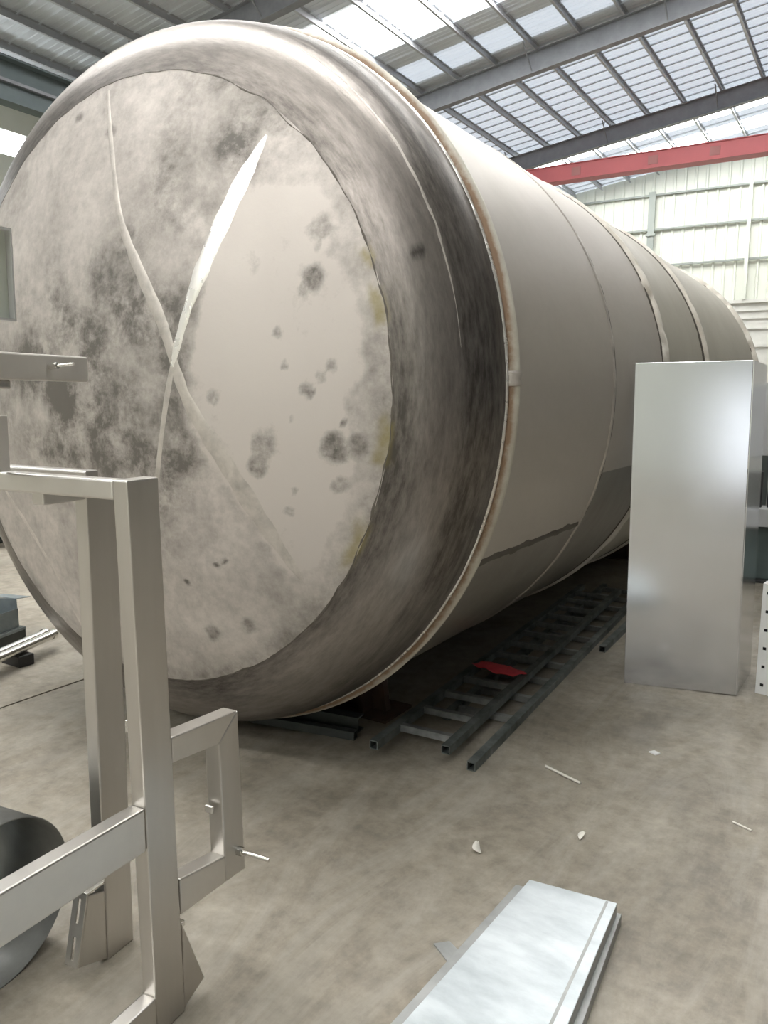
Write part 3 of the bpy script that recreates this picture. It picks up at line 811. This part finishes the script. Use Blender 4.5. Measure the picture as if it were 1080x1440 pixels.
f_ = MB_t.build('tape_line', 'zinc_dull'); f_.parent = [o for o in C.objects if o.name == 'zinc_panel.001'][0]; f_.location = (.836, -2.239, 0)
tag(MB().prism([(-1.0, 1.90), (-.965, 1.935), (-.90, 1.90), (-.93, 1.855)], 0, .004, 'z').build('metal_offcut', 'zinc_dull'), 'small flat metal offcut beside the floor stack of zinc panels', 'offcut')

# ------------------------------------------------------------------ rolled duct at the frame
du = thing('duct_section', 'rolled zinc duct section lying open-ended on the floor behind the frame rail', 'duct', (-1.91, 1.13, 0), math.radians(8))
rr = .232; vs = []; K = 56
for x in (0, -.55):
    for r_ in (rr, rr-.004):
        for i in range(K):
            a = 2*PI*i/K; vs.append((x, r_*math.cos(a), rr+r_*math.sin(a)))
fs = []
for i in range(K):
    j = (i+1) % K
    fs += [(i, j, 2*K+j, 2*K+i), (K+j, K+i, 3*K+i, 3*K+j), (j, i, K+i, K+j), (2*K+i, 2*K+j, 3*K+j, 3*K+i)]
MB().add(vs, fs, True).build('shell', 'duct_zinc', du)
vs = []
for x, r_ in ((.001, rr+.004), (.001, rr-.006), (-.014, rr+.004)):
    pass
MB().box(-.53, -.02, -.012, .012, 2*rr-.001, 2*rr+.006).build('lock_seam', 'duct_zinc', du)

# ------------------------------------------------------------------ small pieces on the floor
tag(MB().tube((-1.13, 3.17, .006), (-.95, 3.10, .006), .006, 8).build('welding_rod', 'scrap_pale'), 'thin pale metal rod lying alone on the open floor', 'rod')
tag(MB().prism([(-.785, 3.57), (-.75, 3.555), (-.735, 3.58), (-.765, 3.595)], 0, .006, 'z').build('paper_scrap', 'white_paint'), 'tiny white scrap on the open floor', 'scrap')
def curl(name, loc, rot, m, lab, cat, s=1.0):
    vs = []; n_ = 10
    for i in range(n_+1):
        t = i/n_; a = t*3.2
        wd = .016*math.sin(PI*(.08+.84*t))+.002
        c = Vector((.03*t*1.6-.03, .012*math.sin(a), .004+.028*abs(math.sin(a*.5))*t))
        vs += [tuple(c+Vector((0, -wd, .004))), tuple(c), tuple(c+Vector((0, wd, .008)))]
    fs = [(i*3+k, i*3+3+k, i*3+4+k, i*3+k+1) for i in range(n_) for k in range(2)]
    o = MB().add([(v[0]*s, v[1]*s, max(.0012, v[2]*s)) for v in vs], fs, True).build(name, m)
    o.location = loc; o.rotation_euler.z = rot
    sdm = o.modifiers.new('solid', 'SOLIDIFY'); sdm.thickness = .001
    return tag(o, lab, cat)
curl('metal_curl', (-1.10, 2.42, 0), 2.3, 'scrap_pale', 'curled pale metal shaving with a dark shadow on the open floor', 'shaving', .8)
curl('dry_leaf', (-.81, 2.70, 0), 1.2, 'scrap_pale', 'small dry pale leaf standing on the open floor', 'leaf', .6)
tag(MB().tube((-.36, 3.12, .004), (-.29, 3.09, .004), .004, 6).build('wire_bit', 'scrap_pale'), 'short bit of wire on the open floor', 'wire')

# ------------------------------------------------------------------ parts stacked left of the tank
bx_ = thing('steel_block', 'dark steel block lying on the floor left of the tank', 'steel block', (-4.67, 3.05, 0), math.radians(14.6))
MB().box(-.38, 0, -.85, 0, 0, .10).build('body', 'black_steel', bx_, .01)
MB().box(.0005, .006, -.84, -.01, .08, .098).build('lip', 'scrap_blue_grey', bx_)
ho = thing('sheet_housing', 'blue-grey folded sheet housing with bent flange resting on the dark block', 'housing', (-4.67, 3.05, .10), math.radians(14.6))
MB().box(-.34, -.02, -.80, -.04, 0, .004).build('base', 'scrap_blue_grey', ho)
MB().box(-.024, -.02, -.80, -.04, .004, .125).build('side_panel', 'scrap_blue_grey', ho)
MB().box(-.34, -.336, -.80, -.04, .004, .125).build('side_panel', 'scrap_blue_grey', ho)
MB().prism([(-.34, .004), (-.02, .004), (-.03, .19), (-.34, .17)], -.042, -.038, 'y').build('end_panel', 'scrap_blue_grey', ho)
MB().prism([(-.0375, .185), (.09, .168), (.09, .172), (-.0375, .189)], -.25, -.03, 'x').build('bent_flange', 'scrap_blue_grey', ho)
MB().box(-.30, -.06, -.74, -.26, .004, .23).build('inner_box', 'dark_metal', ho, .008)
for a, b, lab in (((-4.02, 2.02, .10), (-4.345, 3.005, .10), 'shiny chrome tube on the tank side of its twin, on the packer plate'), ((-4.09, 2.02, .10), (-4.41, 2.99, .10), 'shiny chrome tube between its twin and the dark steel block')):
    t = thing('chrome_tube', lab, 'tube', a)
    e = Vector(b)-Vector(a)
    MB().tube((0,0,0), e, .026, 16).build('tube', 'bolt_bright', t)
    MB().tube(e, e*1.03, .031, 16).build('end_collar', 'bolt_bright', t)
for y_, lab in ((2.74, 'small flat dark packer plate under the collared ends of the chrome tubes'), (2.15, 'small flat dark packer plate under the plain ends of the chrome tubes')):
    tag(MB().box(-.09, .09, -.05, .05, 0, .068).build('packer_plate', 'dark_metal', None, .005), lab, 'packer').location = (-4.06-.33*(y_-2.02), y_, 0)
pl = thing('steel_stock', 'low pile-like rack of brown steel sections on the floor far left of the tank', 'rack', (-8.2, 5.2, 0), math.radians(25))
for i in range(4):
    MB().box(-1.4, 1.3, -.5+.28*i, -.32+.28*i, .12, .22+.03*(i % 2)).build('section', 'rust_brown' if i % 2 else 'zinc_dull', pl)
for x in (-1.1, 0, 1.0): MB().box(x-.06, x+.06, -.6, .6, 0, .119).build('bearer', 'black_steel', pl)

# ------------------------------------------------------------------ right: white angle, press brake
wa = thing('perforated_angle', 'white painted steel angle with a row of holes standing beside the leaning panel', 'steel angle', (-.475, 4.66, 0), math.radians(-6))
def perforated(x0, x1, z0, z1, y0, y1, nh):
    mb = MB(); cw = (x1-x0); hz = (z1-z0)/nh; hs = .009
    xm = (x0+x1)/2
    mb.box(x0, xm-hs, y0, y1, z0, z1); mb.box(xm+hs, x1, y0, y1, z0, z1)
    prev = z0
    for i in range(nh):
        zc = z0+hz*(i+.5); mb.box(xm-hs, xm+hs, y0, y1, prev, zc-hs); prev = zc+hs
    mb.box(xm-hs, xm+hs, y0, y1, prev, z1)
    return mb
perforated(0, .06, .0, .62, 0, .006, 6).build('flange', 'white_paint', wa)
perforated(.068, .20, .0, .62, -.008, -.002, 6).build('flange', 'white_paint', wa)
MB().box(.060, .068, -.008, .006, 0, .62).build('corner_bend', 'white_paint', wa)
MB().box(0, .2, .006, .08, .60, .62).build('top_plate', 'white_paint', wa)
MB().box(.005, .195, .04, .045, .0, .60).build('back_sheet', 'tool_dark', wa)
pb = thing('press_brake', 'grey and dark green sheet-metal press with a row of dark tools beyond the panel', 'machine', (-1.02, 7.7, 0))
MB().box(0, 2.6, 0, .10, .02, .50).build('apron', 'teal_grey_paint', pb, .006)
MB().box(0, 2.6, -.08, .2, .50, .66).build('table', 'machine_grey', pb, .006)
t0 = MB().box(-.022, .022, -.02, .05, .66, 1.0).build('die', 'tool_dark', pb, .004); t0.location.x = .06
for i in range(1, 30): share('die', t0, (.06+.085*i, (i % 3)*.03, -.02*(i % 2)), pb)
MB().box(0, 2.6, .02, .16, 1.12, 1.76).build('ram', 'machine_grey', pb, .006)
for x in (.02, 2.5): MB().box(x, x+.09, .22, 1.1, 0, 1.74).build('side_frame', 'teal_grey_paint', pb, .006)
MB().box(0.11, 2.5, .9, .96, 0, 1.1).build('back_panel', 'masonry_white', pb)
MB().box(0, 2.6, -.1, 1.1, 0, .02).build('base_plate', 'dark_metal', pb)
